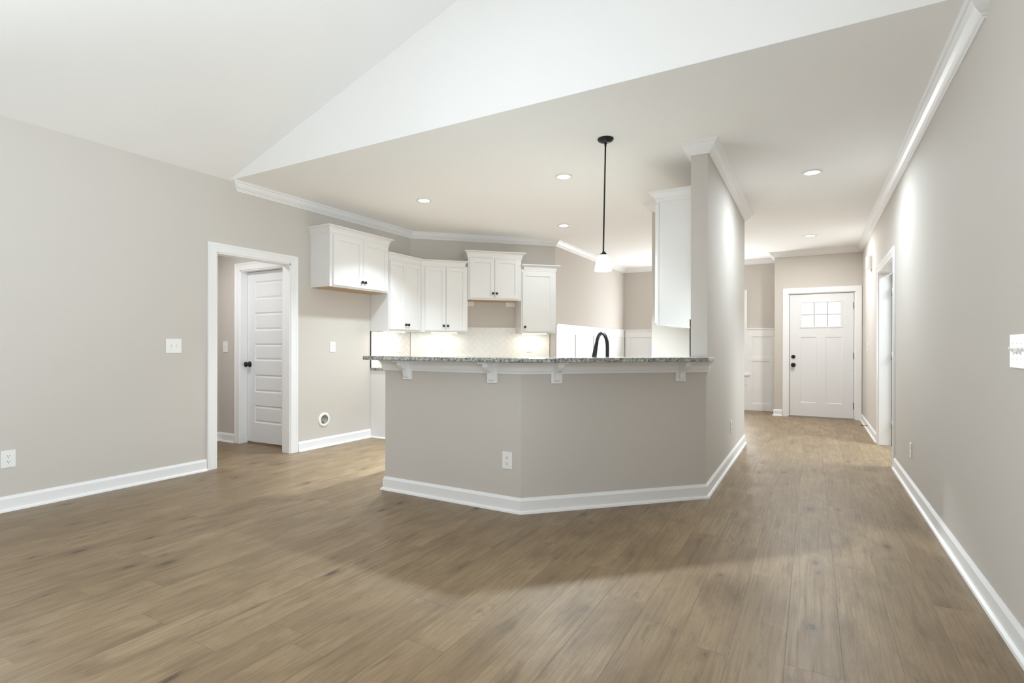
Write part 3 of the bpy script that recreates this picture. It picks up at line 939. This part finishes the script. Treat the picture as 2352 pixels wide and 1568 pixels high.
# sink cut: build counter from strips along the diagonal
q = dpt + 0.03
sinkc = Vector((-1.50, 0)); sinkc.y = sinkc.x + PB + 0.33 * S2
ex, ey = Vector((1, 1)) / S2, Vector((-1, 1)) / S2
cut = [sinkc + ex * a + ey * c for a, c in ((-0.36, -0.19), (0.36, -0.19), (0.36, 0.19), (-0.36, 0.19))]
ct = MB()
out = [(-2.993, 3.340), (-1.8185, 3.340), (XK - 0.012, XK + PB + 0.011), (XK - 0.012, 5.926), (XK - q, 5.926), (XK - q, XK - q + PB + q * S2), (3.34 + q - PB - q * S2, 3.34 + q), (-2.993, 3.34 + q)]
a, bq, cq, dq = [tuple(v) for v in cut]
ct.prism([out[1], out[2], bq, a], CTZ0, CTZ1); ct.prism([out[2], out[3], out[4], out[5], cq, bq], CTZ0, CTZ1)
ct.prism([out[5], out[6], dq, cq], CTZ0, CTZ1); ct.prism([out[6], out[7], out[0], out[1], a, dq], CTZ0, CTZ1)
tag(ct.build('countertop', M_GRANITE), 'low granite counter holding the sink behind the raised breakfast bar', 'countertop', 'granite counters')
sk = MB()
def ring(e, z): return [tuple(sinkc + ex * (sx * (0.36 - e)) + ey * (sy * (0.19 - e))) + (z,) for sx, sy in ((-1, -1), (1, -1), (1, 1), (-1, 1))]
ra, rb_, rc = ring(0.002, CTZ1 - 0.001), ring(0.012, CTZ1 - 0.001), ring(0.02, CTZ1 - 0.18)
sk.add(ra + rb_ + rc, [(0, 1, 5, 4), (1, 2, 6, 5), (2, 3, 7, 6), (3, 0, 4, 7), (4, 5, 9, 8), (5, 6, 10, 9), (6, 7, 11, 10), (7, 4, 8, 11), (8, 9, 10, 11)])
pc = thing('base_cabinet', (pen_in[0][0], pen_in[0][1], 0), 0, 'white base cabinets hidden behind the breakfast bar wall', 'cabinet', 'white base cabinets')
b = MB(Matrix.Translation((-pen_in[0][0], -pen_in[0][1], 0)))
o2 = [pen_in[7], pen_in[0], pen_in[1], pen_in[2], pen_in[3], pen_in[4], pen_in[5], pen_in[6]]
cut2 = [tuple(sinkc + ex * u_ + ey * v_) for u_, v_ in ((-0.37, -0.20), (0.37, -0.20), (0.37, 0.20), (-0.37, 0.20))]
zt = CTZ0 - 0.001
b.prism([o2[2], o2[3], cut2[1], cut2[0]], 0, zt); b.prism([o2[3], o2[4], o2[5], o2[6], cut2[2], cut2[1]], 0, zt)
b.prism([o2[6], o2[7], cut2[3], cut2[2]], 0, zt); b.prism([o2[7], o2[0], o2[1], o2[2], cut2[0], cut2[3]], 0, zt)
b.build('cabinet_box', M_CAB, pc)
tag(sk.build('sink', M_STEEL), 'steel sink basin set into the low counter behind the bar', 'sink')

# raised bar counter
bar = MB()
bar.prism([(-3.028, 2.998), (-1.657, 2.998), (-0.645, 4.012), (-0.645, 4.270), (XC + 0.002, 4.270), (XC + 0.002, 4.317), (XK - 0.002, 4.317), (XK - 0.002, XK - 0.002 + PK + 0.215),
           (-1.838, 3.368), (-3.028, 3.368)], BARZ0, BARZ1)
tag(bar.build('bar_countertop', M_GRANITE, bevel=0.006), 'raised grey speckled granite bar top on the angled half wall', 'countertop')

# corbels
CB = 'corbels under the bar top'
def corbel(x, y, deg, lab):
    r = thing('corbel', (x, y, 0.896), deg, lab, 'corbel', CB)
    b = MB(); b.box(-0.041, 0.041, -0.018, -0.001, 0.0, 0.150); b.build('back_plate', M_TRIM, r, bevel=0.0015)
    pf = [(-0.018, 0.140), (-0.018, 0.012), (-0.028, 0.014), (-0.036, 0.022), (-0.041, 0.036), (-0.045, 0.056), (-0.052, 0.072), (-0.066, 0.082), (-0.082, 0.088), (-0.090, 0.094),
          (-0.096, 0.102), (-0.104, 0.106), (-0.110, 0.114), (-0.112, 0.126), (-0.110, 0.140)]
    b = MB(); b.prism(pf, -0.021, 0.021, fn=lambda a, c, w: (w, a, c)); b.build('scroll_bracket', M_TRIM, r, bevel=0.0015)
    b = MB(); b.box(-0.036, 0.036, -0.150, -0.0185, 0.138, 0.1515); b.build('top_plate', M_TRIM, r, bevel=0.0015)
    return r
cb0 = corbel(-2.756, 3.218, 0, 'leftmost white corbel under the bar top')
copy_thing(cb0, (-1.976, 3.218, 0.896), 0, 'white corbel under the bar top just left of the bend')
def pd(px): return (px, px + PK)
copy_thing(cb0, (-1.568, -1.568 + PK, 0.896), 45, 'white corbel under the bar top just right of the bend')
copy_thing(cb0, (-0.868, -0.868 + PK, 0.896), 45, 'rightmost white corbel under the bar top beside the hall')

# faucet
fb = Vector((-1.388, 0, CTZ1)); fb.y = fb.x + 5.349
fa = thing('faucet', tuple(fb), 0, 'black gooseneck kitchen faucet rising behind the bar', 'faucet')
sd_ = Vector((-0.80, 0.60, 0)).normalized()
pts = [Vector((0, 0, 0.0)), Vector((0, 0, 0.10)), Vector((0, 0, 0.20)), Vector((0, 0, 0.27))]
R = 0.078
for k in range(1, 13):
    a = math.pi * k / 12 * 0.90
    pts.append(sd_ * (R - R * math.cos(a)) + Vector((0, 0, 0.27 + 1.42 * R * math.sin(a))))
last = pts[-1]; dirv = (pts[-1] - pts[-2]).normalized()
b = MB(); b.lathe([(0, 0), (0.028, 0), (0.028, 0.006), (0.022, 0.012), (0.018, 0.06), (0.0155, 0.065)], seg=20); b.build('base', M_BLACK, fa)
b = MB(); b.tube(pts, 0.0135, 14); b.build('spout', M_BLACK, fa)
b = MB(); p0 = last - dirv * 0.004
b.tube([p0, p0 + dirv * 0.03, p0 + dirv * 0.075, p0 + dirv * 0.125, p0 + dirv * 0.128], [0.0145, 0.0155, 0.0175, 0.0205, 0.018], 16); b.build('spray_head', M_BLACK, fa)
b = MB(); b.tube([(0, 0, 0.05), (0.03, 0.03, 0.055), (0.075, 0.075, 0.075)], [0.008, 0.007, 0.006], 10); b.build('lever', M_BLACK, fa)

# ------------------------------------------------------------------ pendant and ceiling lights
pe = thing('pendant_light', (-1.376, 3.876, CZ), 0, 'black rod pendant with a lit white bell glass shade above the bar', 'light')
b = MB(); b.lathe([(0, 0), (0.060, 0), (0.061, -0.006), (0.058, -0.012), (0.054, -0.013), (0.053, -0.018), (0.040, -0.021), (0.039, -0.025), (0.018, -0.028), (0.010, -0.032), (0, -0.032)], seg=40); b.build('canopy', M_BLACK, pe)
tilt = Vector((-0.0165, -0.006, -1)).normalized()
b = MB(); b.tube([Vector((0, 0, -0.028)), Vector((0, 0, 0)) + tilt * 0.055], 0.0085, 12); b.tube([tilt * 0.05, tilt * 0.868], 0.0058, 12); b.build('rod', M_BLACK, pe)
sb = tilt * 0.862
def tl(x, y, h): return (sb.x + x, sb.y + y, sb.z + h)
b = MB(); b.lathe([(0, 0), (0.013, 0), (0.014, -0.006), (0.022, -0.012), (0.030, -0.024), (0.031, -0.028), (0, -0.028)], fn=tl, seg=28); b.build('socket_cap', M_BLACK, pe)
sp_ = [(0.029, -0.026), (0.037, -0.040), (0.048, -0.062), (0.057, -0.092), (0.062, -0.122), (0.0645, -0.143), (0.0635, -0.147)]
inn = [(0.0605, -0.147), (0.0615, -0.142), (0.059, -0.122), (0.054, -0.092), (0.045, -0.063), (0.034, -0.042), (0.020, -0.032)]
b = MB(); b.lathe(sp_ + inn + sp_[:1], fn=tl, seg=36); b.build('shade', M_SHADE, pe)
b = MB(); b.lathe([(0, -0.035), (0.012, -0.04), (0.022, -0.06), (0.026, -0.085), (0.020, -0.108), (0, -0.116)], fn=tl, seg=20); b.build('bulb', M_LENS, pe)

DL = 'recessed ceiling downlights'
def downlight(x, y, lab, power, colr, spread):
    r = thing('downlight', (x, y, CZ), 0, lab, 'light', DL)
    b = MB(); b.lathe([(0.058, -0.001), (0.084, -0.001), (0.086, -0.004), (0.082, -0.007), (0.060, -0.005), (0.058, -0.001)], seg=40); b.build('trim_ring', M_PLASTIC, r)
    b = MB(); b.lathe([(0, -0.0035), (0.0645, -0.0035), (0.0645, -0.002), (0, -0.002)], seg=40); b.build('lens', M_LENS, r)
    L = bpy.data.lights.new('downlight_glow', 'AREA'); L.shape = 'DISK'; L.size = 0.15; L.energy = power; L.color = colr; L.spread = math.radians(spread)
    o = bpy.data.objects.new('downlight_glow', L); col.objects.link(o); o.parent = r; o.location = (0, 0, -0.012)
    return r
DLC = (0.81, 0.925, 1.0)
downlight(-3.685, 4.555, 'lit downlight in the kitchen ceiling nearest the refrigerator cabinet', 24, DLC, 110)
downlight(-2.023, 4.550, 'lit downlight in the kitchen ceiling left of the pendant rod', 88, DLC, 101)
downlight(-2.838, 6.386, 'lit downlight deepest in the kitchen, in front of the diagonal cabinets', 5, DLC, 165)
downlight(-0.003, 5.540, 'larger, nearer lit downlight in the hall ceiling beside the partition', 20, DLC, 170)
downlight(-0.024, 8.661, 'small far lit downlight in the hall ceiling near the front door', 27, (0.92, 0.94, 0.93), 175)

# ------------------------------------------------------------------ outlets and switches
OUT = 'white duplex outlets'
def outlet(x, y, z, deg, lab, w=0.080, h=0.120, lift=0.0):
    r = thing('outlet', (x, y, z), deg, lab, 'outlet', OUT)
    b = MB(); b.box(-w / 2, w / 2, -0.006 - lift, -0.0005 - lift, -h / 2, h / 2); b.build('cover_plate', M_PLASTIC, r, bevel=0.0025)
    for s in (1, -1):
        zc = s * 0.0195
        b = MB()
        n = 24
        pol = [(0.0165 * math.cos(2 * math.pi * k / n), max(-0.0135, min(0.0135, 0.0165 * math.sin(2 * math.pi * k / n))) + zc) for k in range(n)]
        b.prism(pol, 0.0055 + lift, 0.0085 + lift, fn=lambda a, c, w_: (a, -w_, c))
        for ox in (-0.006, 0.006): b.box(ox - 0.0013, ox + 0.0013, -0.0088 - lift, -0.008 - lift, zc + 0.000, zc + 0.008, 1)
        b.lathe([(0, 0), (0.003, 0), (0.003, 0.0006), (0, 0.0006)], fn=lambda a, c, hh: (a, -0.0083 - lift - hh, zc - 0.006 + c), seg=10, mi=1)
        b.build('receptacle', [M_PLASTIC, M_SLOT], r)
    return r
outlet(XL, 1.484, 0.362, 90, 'duplex outlet low on the left wall at the left edge')
outlet(-1.856, 3.218, 0.356, 0, 'duplex outlet low on the breakfast bar wall')
outlet(XL, 4.354, 1.143, 90, 'duplex outlet at switch height in the refrigerator space')
outlet(XR, 5.244, 0.335, -90, 'duplex outlet low on the right wall, seen edge-on')
outlet(XC, 5.700, 0.357, 90, 'duplex outlet low on the hall side of the partition', 0.08, 0.120)
T = 0.011
outlet(XL, 5.50, 1.130, 90, 'duplex outlet on the tile of the left wall beside the corner', 0.075, 0.118, T)
p = dg(0.436, 0); outlet(p[0], p[1], 1.138, 45, 'duplex outlet on the diagonal tile left of the range space', 0.083, 0.125, T)
p = dg(1.735, 0); outlet(p[0], p[1], 1.132, 45, 'duplex outlet on the diagonal tile right of the range space', 0.083, 0.125, T)

def switch(x, y, z, deg, gangs, ups, lab, w=None, h=0.122):
    w = w or (0.070 + 0.046 * (gangs - 1))
    r = thing('light_switch', (x, y, z), deg, lab, 'switch', 'white toggle switch plates')
    b = MB(); b.box(-w / 2, w / 2, -0.006, -0.0005, -h / 2, h / 2)
    for g in range(gangs):
        gx = (g - (gangs - 1) / 2) * 0.046
        for zz in (0.030, -0.030):
            b.lathe([(0, 0), (0.003, 0), (0.003, 0.0008), (0, 0.0008)], fn=lambda a, c, hh: (gx + a, -0.006 - hh, zz + c), seg=10)
        b.box(gx - 0.005, gx + 0.005, -0.0064, -0.006, -0.012, 0.012, 1)
    b.build('cover_plate', [M_PLASTIC, M_GROUT], r, bevel=0.002)
    for g in range(gangs):
        gx = (g - (gangs - 1) / 2) * 0.046
        s = 1 if ups[g] else -1
        b = MB()
        b.prism([(-0.0062, -0.006), (-0.0062, 0.006), (-0.019, s * 0.012 + 0.0035), (-0.019, s * 0.012 - 0.0035)], gx - 0.004, gx + 0.004, fn=lambda a, c, w_: (w_, a, c))
        b.build('toggle', M_PLASTIC, r, bevel=0.0008)
    return r
switch(XL, 2.582, 1.152, 90, 2, (1, 0), 'two-gang switch plate on the left wall beside the laundry doorway', 0.128, 0.122)
switch(-6.163, 3.865, 1.141, 0, 1, (1,), 'single switch plate inside the laundry passage', 0.088, 0.130)
switch(XR, 2.700, 1.141, -90, 4, (1, 0, 1, 1), 'wide switch plate on the right wall cut by the right edge', 0.210, 0.128)
switch(XR, 9.02, 1.165, -90, 1, (1,), 'single switch plate on the right wall between the front door and study doorway')

# refrigerator water box
ib = thing('ice_maker_outlet_box', (XL, 4.232, 0.310), 90, 'round white recessed water box low in the refrigerator space', 'outlet box')
wf = lambda a, c, h: (a, -h, c)
b = MB(); b.lathe([(0.082, 0.0005), (0.082, 0.004), (0.076, 0.009), (0.060, 0.011), (0.051, 0.010), (0.050, 0.002)], fn=wf, seg=40); b.build('rim', M_PLASTIC, ib)
b = MB(); b.lathe([(0.050, 0.0095), (0.0495, 0.0035), (0, 0.0030)], fn=wf, seg=40); b.build('recess', M_BOXIN, ib)
b = MB(); b.lathe([(0, 0.003), (0.012, 0.003), (0.012, 0.010), (0.007, 0.012), (0.007, 0.020), (0, 0.020)], fn=lambda a, c, h: (a - 0.016, -h, c - 0.024), seg=16); b.box(-0.030, -0.004, -0.016, -0.010, -0.034, -0.020); v_ = b.build('valve', M_BRASS, ib); v_['label'] = 'brass valve'

# door chime and door stop
ch = thing('door_chime', (XR, 8.52, 2.275), -90, 'white door chime box high on the right wall near the front door', 'chime')
b = MB(); b.prism([(-0.10, 0), (0.10, 0), (0.10, -0.035), (0.085, -0.058), (-0.085, -0.058), (-0.10, -0.035)], -0.075, 0.090); b.build('cover', M_PLASTIC, ch, bevel=0.004)
b = MB(); b.box(-0.108, 0.108, -0.006, -0.0005, -0.080, 0.095); b.build('base_plate', M_PLASTIC, ch)
ds = thing('door_stop', (XR - 0.0145, 8.93, 0.052), -90, 'small black door stop on the right baseboard by the front door', 'door stop')
b = MB(); b.lathe([(0, 0.0), (0.012, 0.0), (0.012, 0.004), (0.0045, 0.008), (0.0045, 0.060), (0, 0.060)], fn=lambda a, c, h: (a, -h, c), seg=12); b.build('rod', M_BLACK, ds)
b = MB(); b.lathe([(0, 0.058), (0.008, 0.058), (0.008, 0.072), (0, 0.074)], fn=lambda a, c, h: (a, -h, c), seg=12); b.build('tip', M_BLACK, ds)
